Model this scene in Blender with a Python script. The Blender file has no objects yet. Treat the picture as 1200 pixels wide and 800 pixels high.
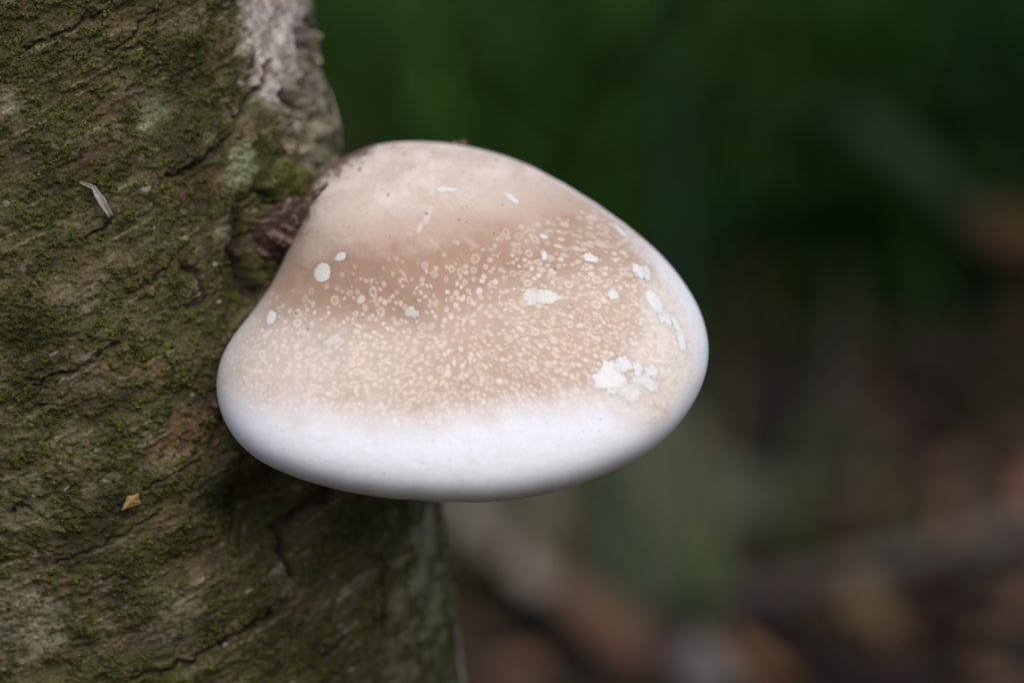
import bpy, math, random
import numpy as np
from mathutils import Vector

# ------------------------------------------------------------------ camera
S = bpy.context.scene
COL = S.collection
U = 0.000216                      # metres per photo pixel on the focal plane (photo 1200 x 800)
FOC = 0.72                        # camera to focal plane
HZ = 0.60                         # height of the picture centre above the ground
PITCH = math.radians(9.0)
CAM = np.array([0.0, -FOC * math.cos(PITCH), HZ + FOC * math.sin(PITCH)])
FWD = np.array([0.0, math.cos(PITCH), -math.sin(PITCH)])
UPV = np.array([0.0, math.sin(PITCH), math.cos(PITCH)])

cam = bpy.data.cameras.new('camera')
cam_o = bpy.data.objects.new('camera', cam)
COL.objects.link(cam_o)
cam_o.location = CAM
cam_o.rotation_euler = (math.pi / 2 - PITCH, 0, 0)
cam.sensor_width = 36.0
cam.lens = 36.0 * FOC / (1200 * U)
cam.clip_start = 0.02
cam.clip_end = 500
cam.dof.use_dof = True
cam.dof.focus_distance = 0.689
cam.dof.aperture_fstop = 4.9
cam.dof.aperture_blades = 9
S.camera = cam_o

# ------------------------------------------------------------------ world, sun, exposure
SUN_EL, SUN_AZ = math.radians(53), math.radians(163)     # soft light from above, over the photographer's right shoulder
w = bpy.data.worlds.new('World')
S.world = w
w.use_nodes = True
nt = w.node_tree
bg = nt.nodes['Background']
sky = nt.nodes.new('ShaderNodeTexSky')
sky.sky_type = 'NISHITA'
sky.sun_disc = False
sky.sun_elevation = SUN_EL
sky.sun_rotation = SUN_AZ
sky.air_density = 1.0
sky.dust_density = 4.0
sky.ozone_density = 1.0
nt.links.new(sky.outputs[0], bg.inputs[0])
bg.inputs[1].default_value = 0.145
sun = bpy.data.lights.new('sun', 'SUN')
sun.energy = 0.95
sun.angle = math.radians(60)
sun.color = (1.0, 0.985, 0.97)
sun_o = bpy.data.objects.new('sun', sun)
COL.objects.link(sun_o)
sd = Vector((math.sin(SUN_AZ) * math.cos(SUN_EL), math.cos(SUN_AZ) * math.cos(SUN_EL), math.sin(SUN_EL)))
sun_o.rotation_euler = sd.to_track_quat('Z', 'Y').to_euler()
sun_o.location = (0, 0, 5)
S.view_settings.view_transform = 'Standard'
S.view_settings.look = 'None'
S.view_settings.exposure = 0.04
S.view_settings.gamma = 1.0

rng = np.random.default_rng(11)

# ------------------------------------------------------------------ helpers
def at(px, py, Y):
    """world point seen at photo pixel (px, py) on the vertical plane y = Y"""
    d = FWD * FOC + np.array([1.0, 0, 0]) * ((px - 600) * U) + UPV * ((400 - py) * U)
    k = (Y - CAM[1]) / d[1]
    return CAM + d * k

def gnd(px, py, z=0.0):
    d = FWD * FOC + np.array([1.0, 0, 0]) * ((px - 600) * U) + UPV * ((400 - py) * U)
    k = (z - CAM[2]) / d[2]
    return CAM + d * k

def proj(P):
    q = P - CAM
    dep = q @ FWD
    return 600 + q[:, 0] / dep * FOC / U, 400 - (q @ UPV) / dep * FOC / U

def sstep(a, b, x):
    t = np.clip((x - a) / (b - a), 0, 1)
    return t * t * (3 - 2 * t)

def _hash(ix, iy, seed):
    h = (ix.astype(np.int64) * 374761393 + iy.astype(np.int64) * 668265263 + seed * 1442695041) & 0xFFFFFFFF
    h = ((h ^ (h >> 13)) * 1274126177) & 0xFFFFFFFF
    h = ((h ^ (h >> 16)) * 2246822519) & 0xFFFFFFFF
    return (h ^ (h >> 15)) & 0xFFFFFFFF

def perlin(x, y, seed=0):
    xi, yi = np.floor(x), np.floor(y)
    fx, fy = x - xi, y - yi
    u, v = fx**3 * (fx * (fx * 6 - 15) + 10), fy**3 * (fy * (fy * 6 - 15) + 10)
    def g(dx, dy):
        a = _hash(xi + dx, yi + dy, seed) * (2 * math.pi / 4294967296.0)
        return np.cos(a) * (fx - dx) + np.sin(a) * (fy - dy)
    n0 = g(0, 0) * (1 - u) + g(1, 0) * u
    n1 = g(0, 1) * (1 - u) + g(1, 1) * u
    return (n0 * (1 - v) + n1 * v) * 1.5

def fbm(x, y, seed=0, octv=4, gain=0.5):
    o, a = 0, 1.0
    for k in range(octv):
        o = o + a * perlin(x * 2**k + 17.3 * k, y * 2**k - 9.1 * k, seed + k)
        a *= gain
    return o

def worley(x, y, seed=0):
    xi, yi = np.floor(x), np.floor(y)
    best = np.full(x.shape, 9.0)
    cid = np.zeros(x.shape)
    for dx in (-1, 0, 1):
        for dy in (-1, 0, 1):
            h = _hash(xi + dx, yi + dy, seed)
            jx, jy = (h & 0xFFFF) / 65536.0, (h >> 16) / 65536.0
            d = (xi + dx + jx - x)**2 + (yi + dy + jy - y)**2
            m = d < best
            best = np.where(m, d, best)
            cid = np.where(m, (h % 1000) / 1000.0, cid)
    return np.sqrt(best), cid

def mesh_np(name, V, F, mats, parent=None, smooth=True, cols=None, midx=None):
    V = np.asarray(V, dtype=np.float32)
    F = np.asarray(F, dtype=np.int32)
    me = bpy.data.meshes.new(name)
    me.vertices.add(len(V))
    me.vertices.foreach_set('co', V.ravel())
    k = F.shape[1]
    me.loops.add(F.size)
    me.loops.foreach_set('vertex_index', F.ravel())
    me.polygons.add(len(F))
    me.polygons.foreach_set('loop_start', np.arange(0, F.size, k, dtype=np.int32))
    me.polygons.foreach_set('loop_total', np.full(len(F), k, dtype=np.int32))
    me.polygons.foreach_set('use_smooth', np.full(len(F), smooth, dtype=bool))
    if midx is not None:
        me.polygons.foreach_set('material_index', np.asarray(midx, dtype=np.int32))
    me.update(calc_edges=True)
    if cols is not None:
        a = me.color_attributes.new('tint', 'FLOAT_COLOR', 'POINT')
        c = np.ones((len(V), 4), dtype=np.float32)
        c[:, :3] = np.clip(cols, 0, 1)
        a.data.foreach_set('color', c.ravel())
    for m in (mats if isinstance(mats, (list, tuple)) else [mats]):
        me.materials.append(m)
    o = bpy.data.objects.new(name, me)
    COL.objects.link(o)
    if parent is not None:
        o.parent = parent
    return o

def grid_faces(nu, nv, wrap=False):
    i = np.arange(nv - 1)[:, None]
    j = np.arange(nu if wrap else nu - 1)[None, :]
    j2 = (j + 1) % nu
    a, b, c, d = i * nu + j, i * nu + j2, (i + 1) * nu + j2, (i + 1) * nu + j
    return np.stack([a, b, c, d], -1).reshape(-1, 4)

def tag(o, label=None, cat=None, group=None, kind=None):
    if label: o['label'] = label
    if cat: o['category'] = cat
    if group: o['group'] = group
    if kind: o['kind'] = kind
    return o

def empty(name, loc):
    o = bpy.data.objects.new(name, None)
    COL.objects.link(o)
    o.location = loc
    o.empty_display_size = 0.05
    return o

def hang(o, parent):
    """parent o, built in world coordinates, under an unrotated parent"""
    o.parent = parent
    o.location = -parent.location
    return o

# ------------------------------------------------------------------ materials
def tint_mat(name, rough=0.8, spec=0.3, var=0.25, vscale=2500.0, bump=0.25, bscale=4000.0, bdist=0.0002, sss=0.0, trans=0.0):
    m = bpy.data.materials.new(name)
    m.use_nodes = True
    n, l = m.node_tree.nodes, m.node_tree.links
    b = n['Principled BSDF']
    at_ = n.new('ShaderNodeVertexColor'); at_.layer_name = 'tint'
    tc = n.new('ShaderNodeTexCoord')
    nz = n.new('ShaderNodeTexNoise'); nz.inputs['Scale'].default_value = vscale; nz.inputs['Detail'].default_value = 4
    l.new(tc.outputs['Object'], nz.inputs['Vector'])
    mr = n.new('ShaderNodeMapRange')
    mr.inputs['From Min'].default_value = 0.25; mr.inputs['From Max'].default_value = 0.75
    mr.inputs['To Min'].default_value = 1 - var; mr.inputs['To Max'].default_value = 1 + var
    l.new(nz.outputs['Fac'], mr.inputs['Value'])
    mx = n.new('ShaderNodeVectorMath'); mx.operation = 'SCALE'
    l.new(at_.outputs['Color'], mx.inputs[0]); l.new(mr.outputs['Result'], mx.inputs['Scale'])
    l.new(mx.outputs['Vector'], b.inputs['Base Color'])
    b.inputs['Roughness'].default_value = rough
    b.inputs['Specular IOR Level'].default_value = spec
    if bump > 0:
        nb = n.new('ShaderNodeTexNoise'); nb.inputs['Scale'].default_value = bscale; nb.inputs['Detail'].default_value = 5
        l.new(tc.outputs['Object'], nb.inputs['Vector'])
        bp = n.new('ShaderNodeBump'); bp.inputs['Strength'].default_value = bump; bp.inputs['Distance'].default_value = bdist
        l.new(nb.outputs['Fac'], bp.inputs['Height'])
        l.new(bp.outputs['Normal'], b.inputs['Normal'])
    if sss > 0:
        b.inputs['Subsurface Weight'].default_value = sss
        b.inputs['Subsurface Radius'].default_value = (0.9, 0.8, 0.75)
        b.inputs['Subsurface Scale'].default_value = 0.007
    if trans > 0:
        b.inputs['Transmission Weight'].default_value = 0
    return m

M_bark = tint_mat('bark', rough=0.85, spec=0.25, var=0.35, vscale=1800, bump=0.6, bscale=2600, bdist=0.0004)
M_moss = tint_mat('moss', rough=0.9, spec=0.15, var=0.3, vscale=1500, bump=0.0)
M_peel = tint_mat('papery_bark', rough=0.7, spec=0.3, var=0.25, vscale=900, bump=0.4, bscale=1800, bdist=0.0003)
M_fung = tint_mat('fungus_skin', rough=0.62, spec=0.3, var=0.035, vscale=1400, bump=0.22, bscale=2200, bdist=0.00015, sss=0.45)
M_stalk = tint_mat('fungus_stalk', rough=0.8, spec=0.3, var=0.3, vscale=900, bump=0.6, bscale=1500, bdist=0.0004)
M_leaf = tint_mat('dead_leaf', rough=0.7, spec=0.3, var=0.25, vscale=90, bump=0.3, bscale=200, bdist=0.001)
M_grass = tint_mat('grass', rough=0.8, spec=0.12, var=0.2, vscale=30, bump=0.0)
M_wood = tint_mat('dead_wood', rough=0.85, spec=0.2, var=0.4, vscale=60, bump=0.5, bscale=120, bdist=0.004)

def ground_mat():
    m = bpy.data.materials.new('forest_soil')
    m.use_nodes = True
    n, l = m.node_tree.nodes, m.node_tree.links
    b = n['Principled BSDF']
    tc = n.new('ShaderNodeTexCoord')
    nz = n.new('ShaderNodeTexNoise'); nz.inputs['Scale'].default_value = 3.5; nz.inputs['Detail'].default_value = 8
    l.new(tc.outputs['Object'], nz.inputs['Vector'])
    cr = n.new('ShaderNodeValToRGB')
    e = cr.color_ramp.elements
    e[0].position = 0.32; e[0].color = (0.008, 0.006, 0.004, 1)
    e[1].position = 0.72; e[1].color = (0.026, 0.027, 0.013, 1)
    k = e.new(0.5); k.color = (0.017, 0.013, 0.009, 1)
    l.new(nz.outputs['Fac'], cr.inputs['Fac'])
    l.new(cr.outputs['Color'], b.inputs['Base Color'])
    b.inputs['Roughness'].default_value = 0.95
    bp = n.new('ShaderNodeBump'); bp.inputs['Distance'].default_value = 0.03
    l.new(nz.outputs['Fac'], bp.inputs['Height']); l.new(bp.outputs['Normal'], b.inputs['Normal'])
    return m
M_soil = ground_mat()

# ------------------------------------------------------------------ forest floor
def ground():
    k = np.concatenate([np.linspace(-60, -6, 20), np.linspace(-5, 5, 90), np.linspace(6, 60, 20)])
    ky = np.concatenate([np.linspace(-40, -2, 20), np.linspace(-1.5, 9, 100), np.linspace(10, 90, 24)])
    X, Y = np.meshgrid(k, ky)
    x, y = X.ravel(), Y.ravel()
    z = ground_z(x, y)
    o = mesh_np('ground', np.stack([x, y, z], -1), grid_faces(len(k), len(ky)), M_soil)
    tag(o, 'dark forest floor of humus under the litter', None, None, 'structure')

def ground_z(x, y):
    return 0.035 * fbm(x * 1.3, y * 1.3, 5, 3) - 0.02
ground()

# ------------------------------------------------------------------ birch trunk
EDGE_Y = np.array([-900, 0, 60, 110, 140, 175, 230, 300, 420, 560, 620, 700, 760, 800, 1100, 4000.0])
EDGE_X = np.array([215, 362, 368, 374, 390, 398, 404, 428, 468, 512, 520, 528, 528, 532, 575, 900.0])
TR_Y, TR_R = 0.066, 0.092

def line_d(px, py, pts):
    best = np.full(px.shape, 1e9)
    for (x0, y0), (x1, y1) in zip(pts[:-1], pts[1:]):
        dx, dy = x1 - x0, y1 - y0
        t = np.clip(((px - x0) * dx + (py - y0) * dy) / (dx * dx + dy * dy), 0, 1)
        best = np.minimum(best, np.hypot(px - x0 - t * dx, py - y0 - t * dy))
    return best

def trunk_centre(z):
    # map height to the photo row on the plane of the trunk's right limb, then follow its outline
    rows = np.array([-900, 0, 100, 200, 300, 400, 500, 600, 700, 800, 1100, 2500.0])
    zz = np.array([at(600, r, TR_Y)[2] for r in rows])
    row = np.interp(z, zz[::-1], rows[::-1])
    # smooth outline by a small box filter
    ex = sum(np.interp(row + d, EDGE_Y, EDGE_X) for d in (-24, -12, 0, 12, 24)) / 5
    sc = (TR_Y - CAM[1]) / (-CAM[1])
    hi = np.maximum(0, z - zz[1] - 0.05)
    lo = np.maximum(0, zz[-2] - z)
    return (ex - 600) * U * sc - TR_R - 0.10 * hi + 0.02 * lo, row

th = np.radians(np.concatenate([np.linspace(-180, -44, 60), np.linspace(-40, 120, 760), np.linspace(123, 180, 26)]))
zc = HZ
zv = np.concatenate([np.linspace(-0.06, zc - 0.125, 60), np.linspace(zc - 0.12, zc + 0.115, 800), np.linspace(zc + 0.12, 3.6, 120)])
TH, ZZ = np.meshgrid(th, zv)
t_, z_ = TH.ravel(), ZZ.ravel()
cx, _ = trunk_centre(z_)
rad = TR_R * (1 - 0.06 * np.clip(z_ - 0.7, 0, 3)) * (1 + 0.25 * np.exp(-np.clip(z_ + 0.05, 0, 9) / 0.12))
nrm = np.stack([np.sin(t_), -np.cos(t_), np.zeros_like(t_)], -1)
base = np.stack([cx, np.full_like(cx, TR_Y), z_], -1) + nrm * rad[:, None]
px, py = proj(base)
front = np.degrees(t_) < 92
s_mm, z_mm = t_ * TR_R * 1000, z_ * 1000
# streaks climb to the right as in the photo
a_s, a_z = s_mm, z_mm - 0.42 * s_mm

def blob(x, y, rx, ry, ang=0.0, soft=0.35, seed=1, wob=0.35):
    """ragged patch mask at a place on the bark"""
    c, s = math.cos(math.radians(ang)), math.sin(math.radians(ang))
    out = np.zeros_like(px)
    reach = max(rx, ry) * (1 + soft + 1.6 * wob)
    i = np.where((np.abs(px - x) < reach) & (np.abs(py - y) < reach) & front)[0]
    if len(i) == 0: return out
    qx_, qy_ = px[i], py[i]
    u = ((qx_ - x) * c + (qy_ - y) * s) / rx
    v = (-(qx_ - x) * s + (qy_ - y) * c) / ry
    d = np.hypot(u, v) + wob * fbm(qx_ / 26.0 + seed * 7.7, qy_ / 26.0 - seed * 3.1, 40 + seed, 4, 0.6)
    out[i] = 1 - sstep(1 - soft, 1 + soft, d)
    return out

n_big = fbm(s_mm / 45, z_mm / 50, 1, 3)
n_mid = fbm(a_s / 16, a_z / 7, 2, 4, 0.55)
n_str = fbm(a_s / 9.0, a_z / 2.2, 3, 4, 0.6)
n_str2 = perlin(a_s / 22.0, a_z / 1.5, 4)
n_fine = fbm(s_mm / 1.6, z_mm / 1.3, 5, 3, 0.6)
n_iso = fbm(s_mm / 8, z_mm / 6.5, 15, 5, 0.6)
film_n = fbm(s_mm / 20, z_mm / 15, 16, 4, 0.6)
moss_n = fbm(a_s / 14, a_z / 8.5, 6, 5, 0.6)
moss_f = fbm(s_mm / 3.0, z_mm / 2.2, 7, 3, 0.6)
wd, wc = worley(s_mm / 1.15, z_mm / 1.05, 8)
wd2, wc2 = worley(s_mm / 2.3, z_mm / 2.0, 9)

white_peel = np.clip(blob(318, 18, 36, 80, 8, 0.30, 2) + blob(312, 92, 18, 34, 10, 0.4, 3) * 0.55, 0, 1)
pale_peel = np.clip(blob(346, 80, 30, 90, -8, 0.4, 4) + blob(374, 160, 16, 50, 10, 0.4, 30) * .8, 0, 1) * (1 - white_peel)
lichen = np.clip(blob(281, 196, 18, 24, 0, 0.3, 5) + 0.7 * blob(176, 130, 20, 20, 60, 0.4, 6) + 0.8 * blob(268, 275, 15, 7, 0, 0.3, 7), 0, 1)
flap = np.clip(blob(330, 218, 22, 32, 15, 0.22, 8), 0, 1)
pink = np.clip(blob(228, 500, 52, 24, -28, 0.35, 9) + 0.8 * blob(253, 58, 12, 34, 5, 0.3, 10) + 0.8 * blob(230, 215, 42, 22, -10, 0.35, 11)
               + 0.6 * blob(68, 410, 26, 16, 0, 0.4, 12) + 0.55 * blob(165, 330, 24, 18, 0, .4, 13) + .5 * blob(110, 190, 45, 18, -15, .45, 14)
               + .6 * blob(160, 435, 30, 22, 20, .4, 31) + .5 * blob(390, 640, 16, 30, 10, .4, 32) + .45 * blob(455, 720, 14, 50, 5, .4, 33), 0, 1)
grey = np.clip(0.7 * blob(35, 725, 46, 40, 0, 0.35, 15) + 0.5 * blob(200, 730, 42, 40, -20, 0.4, 16) + 0.4 * blob(25, 590, 32, 30, 0, 0.45, 17)
               + 0.5 * blob(120, 565, 26, 10, -20, 0.4, 18) + 0.8 * blob(495, 635, 10, 52, 14, 0.3, 19, .2) + .5 * blob(240, 565, 10, 26, 40, .3, 20)
               + .45 * blob(100, 350, 32, 14, -20, .4, 21) + .4 * blob(10, 130, 18, 16, 0, .4, 22) + .6 * blob(533, 780, 8, 60, 5, .3, 34, .1), 0, 1)
teal = blob(262, 575, 22, 14, 0, .4, 35)
dark_zone = np.clip(blob(280, 370, 45, 80, 5, 0.5, 23) + blob(265, 640, 60, 60, 0, 0.6, 24), 0, 1)

cracks = [
    ([(312, 70), (285, 130), (268, 158), (240, 190), (200, 206)], 3.2, 1.6),
    ([(346, 40), (350, 66), (356, 78)], 4, 1.6), ([(386, 112), (389, 150), (393, 182)], 3.5, 1.8),
    ([(322, 110), (345, 128), (352, 168)], 3.5, 1.5), ([(300, 222), (318, 240), (350, 246)], 4.5, 2.4),
    ([(345, 130), (366, 112)], 3, 1.3), ([(300, 222), (285, 236), (276, 262)], 2.5, 1.2),
    ([(125, 60), (150, 46), (176, 14)], 2, .8), ([(30, 58), (70, 42), (118, 12)], 2, .7),
    ([(100, 282), (122, 265), (130, 256)], 2.5, .9), ([(214, 312), (232, 318), (240, 345), (226, 360)], 5, 1.4),
    ([(150, 798), (222, 775), (310, 725), (330, 706)], 3, 1.3), ([(402, 560), (352, 618), (341, 650), (350, 672)], 6, 2.6),
    ([(168, 572), (196, 556), (236, 540)], 2.2, .8), ([(383, 768), (400, 748)], 3, 1.), ([(497, 776), (505, 790)], 5, 2.),
    ([(150, 345), (185, 322), (205, 300)], 1.8, .6), ([(40, 450), (90, 432), (140, 400)], 1.6, .5), ([(18, 595), (34, 594)], 2.5, .9),
    ([(60, 660), (120, 640), (190, 600)], 1.8, .6), ([(440, 650), (452, 700), (446, 730)], 3, .9), ([(500, 700), (508, 716)], 5, 1.2),
    ([(288, 258), (285, 290), (300, 325), (312, 345)], 8, 3.0), ([(360, 20), (352, 60)], 3, 1.2),
]
crack = np.zeros_like(px)
crack_h = np.zeros_like(px)
wx, wy = px + 5 * fbm(px / 18, py / 18, 60, 3), py + 5 * fbm(px / 18 + 50, py / 18, 61, 3)
for pts, wd_, dp in cracks:
    d = line_d(wx, wy, pts)
    k = np.exp(-(d / wd_)**2) * front
    crack = np.maximum(crack, k)
    crack_h = np.maximum(crack_h, k * dp)
# many small slits along the streak direction
slit = sstep(0.50, 0.85, perlin(a_s / 10, a_z / 1.3, 70) + 0.4 * perlin(s_mm / 20, z_mm / 20, 71)) * sstep(-.2, .3, perlin(s_mm / 12, z_mm / 9, 72))

moss = sstep(-0.50, 0.60, moss_n * .75 + 0.6 * moss_f - 0.05)
for (x, y, rx, ry, k) in [(12, 40, 26, 50, .9), (222, 70, 42, 44, .8), (60, 130, 28, 34, .7), (350, 120, 28, 34, .6), (68, 212, 26, 12, 1),
                          (62, 268, 40, 30, .5), (40, 375, 50, 44, .9), (240, 245, 90, 20, .7), (140, 590, 66, 40, .5), (88, 90, 50, 40, .4),
                          (430, 625, 60, 50, .6), (375, 790, 20, 30, .8), (190, 155, 60, 30, .4), (50, 310, 60, 30, .5), (200, 390, 60, 50, .35)]:
    moss = np.maximum(moss, k * blob(x, y, rx, ry, -20, 0.6, int(x + y) % 17, 0.7) * (0.55 + 0.6 * sstep(-.3, .3, moss_f)))
moss = np.clip(moss, 0, 1) * (1 - 0.97 * white_peel) * (1 - 0.8 * pale_peel * sstep(-.2, .2, moss_f)) * (1 - 0.85 * lichen) * (1 - 0.75 * pink * sstep(-.45, .05, -moss_f)) * (1 - 0.8 * grey) * (1 - crack)
moss = np.maximum(moss, flap * 0.85)

disp = (2.2 * n_big + 0.6 * n_mid + 0.13 * n_str + 0.42 * n_iso + 0.27 * n_fine - crack_h - 0.3 * slit
        + moss * (0.48 * (0.8 - wd) + 0.45 * (0.8 - wd2) + 0.3)
        + 0.4 * white_peel + 0.5 * n_str2 * (1 - moss) * .5 + 1.6 * flap + lichen * (.3 + .3 * n_fine) - 0.7 * pink
        + 1.0 * pale_peel)
# ragged limb: chunky plates on the upper right edge
chunk = np.exp(-((np.degrees(t_) - 88) / 26)**2) * np.exp(-((z_ - at(600, 120, TR_Y)[2]) / 0.028)**2)
disp += chunk * (3.2 * fbm(s_mm / 7, z_mm / 6, 80, 3) + .9 * (1 - white_peel) * np.sign(perlin(s_mm / 5, z_mm / 9, 81)) * sstep(0, .15, np.abs(perlin(s_mm / 5, z_mm / 9, 81))))
def bump(x, y, rx, ry):
    return np.exp(-((px - x) / rx)**2 - ((py - y) / ry)**2) * front
disp -= 19.0 * bump(316, 600, 40, 40) + 5.0 * bump(258, 590, 34, 28) + 6.0 * bump(292, 352, 26, 48) + 3.0 * bump(250, 650, 40, 26)
disp += white_peel * (.45 * fbm(s_mm / 7, z_mm / 11, 92, 3, .5) - .1 * n_str - .36 * n_iso - .24 * n_fine)
VB = base + nrm * (disp / 1000)[:, None]

def mix(a, b, k):
    return a * (1 - k[:, None]) + np.array(b)[None, :] * k[:, None]
c = np.ones((len(t_), 3)) * np.array([0.105, 0.082, 0.056])
c = mix(c, (0.165, 0.135, 0.105), sstep(-.1, .5, n_mid))
c = mix(c, (0.055, 0.042, 0.028), .6 * sstep(.05, .7, -n_str))
c = mix(c, (0.15, 0.10, 0.072), .6 * sstep(.1, .6, n_iso))
film = sstep(-.45, .35, film_n + .3 * n_fine)
c = mix(c, (0.068, 0.068, 0.030), .8 * film)
c = mix(c, (0.26, 0.235, 0.205), 0.8 * sstep(.35, .75, n_str2 + .35 * n_fine))
c = mix(c, (0.17, 0.098, 0.075), pink * (.55 + .35 * sstep(-.3, .4, n_str)))
c = mix(c, (0.27, 0.25, 0.225), grey * (.5 + .5 * sstep(-.4, .3, n_str)))
c = mix(c, (0.36, 0.31, 0.28), pale_peel * .85 * (.6 + .4 * sstep(-.3, .3, n_iso)))
wp = np.array([0.50, 0.465, 0.435])[None, :] * (0.62 + 0.42 * sstep(-.5, .4, fbm(s_mm / 5.0, z_mm / 6, 90, 5, .6)))[:, None]
c = c * (1 - white_peel[:, None]) + wp * white_peel[:, None]
c = mix(c, (0.28, 0.215, 0.19), white_peel * .75 * sstep(.1, .6, fbm(s_mm / 7, z_mm / 8, 91, 5, .65)))
c = mix(c, (0.24, 0.28, 0.20), lichen * .85)
c = mix(c, (0.10, 0.16, 0.14), teal * .6)
mc = np.ones((len(t_), 3)) * np.array([0.052, 0.058, 0.018])
mc = mix(mc, (0.095, 0.115, 0.022), sstep(0.1, .7, moss_f + .5 * (wc2 - .5) + .4 * (wc - .5)))
mc = mix(mc, (0.026, 0.030, 0.011), sstep(.2, .7, -moss_f + .6 * (wc - .5)))
mc = mix(mc, (0.15, 0.165, 0.045), flap * .7)
c = c * (1 - .9 * moss[:, None]) + mc * .9 * moss[:, None]
c = mix(c, (0.03, 0.026, 0.014), .5 * dark_zone * sstep(-.5, .4, -moss_f))  # darker patches left of and below the cap
c = mix(c, (0.020, 0.014, 0.010), np.clip(crack * 1.1, 0, 1) * .9)
c = mix(c, (0.03, 0.022, 0.015), slit * .5)
n_px = fbm(s_mm / 0.8, z_mm / 0.75, 17, 2, .7)
c *= (1 + (.48 - .42 * white_peel) * np.clip(n_px, -1, 1))[:, None]

c = mix(c, (0.29, 0.285, 0.21), .75 * np.clip(blob(505, 690, 42, 110, 5, .5, 36, .5) + blob(385, 150, 22, 60, 5, .4, 37, .5), 0, 1) * (.5 + .5 * sstep(-.4, .4, n_iso)))  # grey-green bark patches, the lower one lightened in place of missing side light
stain = sstep(.0, .75, fbm(s_mm / 26, z_mm / 20, 18, 4, .55) + .25 * n_fine)
c *= (1 - .42 * stain * (1 - white_peel))[:, None]
pl = np.clip(white_peel + .6 * pale_peel, 0, 1)[:, None]
c = c * (np.array([.84, .83, .60])[None, :] * (1 - pl) + np.array([.92, .9, .88])[None, :] * pl)
tree = tag(empty('birch_tree', (float(trunk_centre(np.array([0.0]))[0][0]), TR_Y, 0.0)),
           'mossy leaning birch trunk with peeling white bark and a bracket fungus on it', 'tree')
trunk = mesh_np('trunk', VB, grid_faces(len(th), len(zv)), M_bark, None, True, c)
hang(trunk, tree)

# lookup of bark points by photo position
vis = np.where(front & (np.degrees(t_) > -38) & (np.abs(z_ - zc) < 0.115))[0]
vpx, vpy = proj(VB[vis])
def bark(x, y, lift=0.0):
    i = vis[np.argmin((vpx - x)**2 + (vpy - y)**2)]
    return VB[i] + nrm[i] * lift, nrm[i]

# moss granules: countless little cushions on the mossy bark
def granules():
    wgt = np.clip(moss[vis] - 0.12, 0, 1)**1.4 * np.clip(.25 + 1.3 * sstep(-.3, .5, moss_f[vis]), 0, 2)
    wgt *= (np.degrees(t_[vis]) < 100)
    n = 90000
    idx = vis[rng.choice(len(vis), n, p=wgt / wgt.sum())]
    r = rng.uniform(0.00011, 0.00030, n) * (1 + 0.9 * (rng.random(n) < .06))
    P = VB[idx] + nrm[idx] * (r * rng.uniform(.1, 0.9, n))[:, None] + rng.normal(0, .00015, (n, 3))
    octa = np.array([(1, 0, 0), (-1, 0, 0), (0, 1, 0), (0, -1, 0), (0, 0, 1), (0, 0, -1)], float)
    of = np.array([(0, 2, 4), (2, 1, 4), (1, 3, 4), (3, 0, 4), (2, 0, 5), (1, 2, 5), (3, 1, 5), (0, 3, 5)])
    jit = 1 + rng.uniform(-.45, .45, (n, 6, 3))
    V = P[:, None, :] + octa[None] * jit * r[:, None, None]
    F = (of[None] + (np.arange(n) * 6)[:, None, None]).reshape(-1, 3)
    k = rng.random(n)[:, None]
    big = sstep(-.1, .7, moss_f[idx])[:, None]
    cc = np.array([0.048, 0.055, 0.015]) * (1 - k) + np.array([0.115, 0.135, 0.026]) * k
    cc = cc * .9 * (.42 + .8 * big) * np.array([1.0, .93, 1.0])
    cc = cc * rng.uniform(.5, 1.35, (n, 1))
    o = mesh_np('moss', V.reshape(-1, 3), F, M_moss, None, True, np.repeat(cc, 6, 0))
    hang(o, tree)
    tag(o, None, None, None, 'stuff')
granules()

# thin lifted scales of bark, lying along the streaks
def scales():
    n = 200
    cand = vis[(moss[vis] < .75)]
    idx = rng.choice(cand, n)
    V, F, C = [], [], []
    for q in range(n):
        i = idx[q]
        N = nrm[i]
        T = np.array([math.cos(t_[i]), math.sin(t_[i]), 0.42 + rng.normal(0, .3)]); T /= np.linalg.norm(T)
        B = np.cross(N, T)
        L, Wd = rng.uniform(.0008, .0032), rng.uniform(.0003, .0009)
        tone = np.array([.22, .19, .155]) * rng.uniform(.3, 1.15)
        b0 = len(V)
        for a in range(4):
            f = a / 3
            lift = .00008 + .0006 * f * f * rng.uniform(.2, 1)
            wv = Wd * math.sin(math.pi * (0.18 + .72 * f)) * rng.uniform(.7, 1.3)
            p = VB[i] + T * L * (f - .5) + N * lift
            V += [p - B * wv, p + B * wv - N * .0001]
            C += [tone * rng.uniform(.8, 1.15)] * 2
        for a in range(3):
            F.append((b0 + 2 * a, b0 + 2 * a + 2, b0 + 2 * a + 3, b0 + 2 * a + 1))
    o = mesh_np('bark_scales', V, F, M_peel, None, True, np.array(C))
    hang(o, tree)
    tag(o, None, None, None, 'stuff')
scales()

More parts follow.
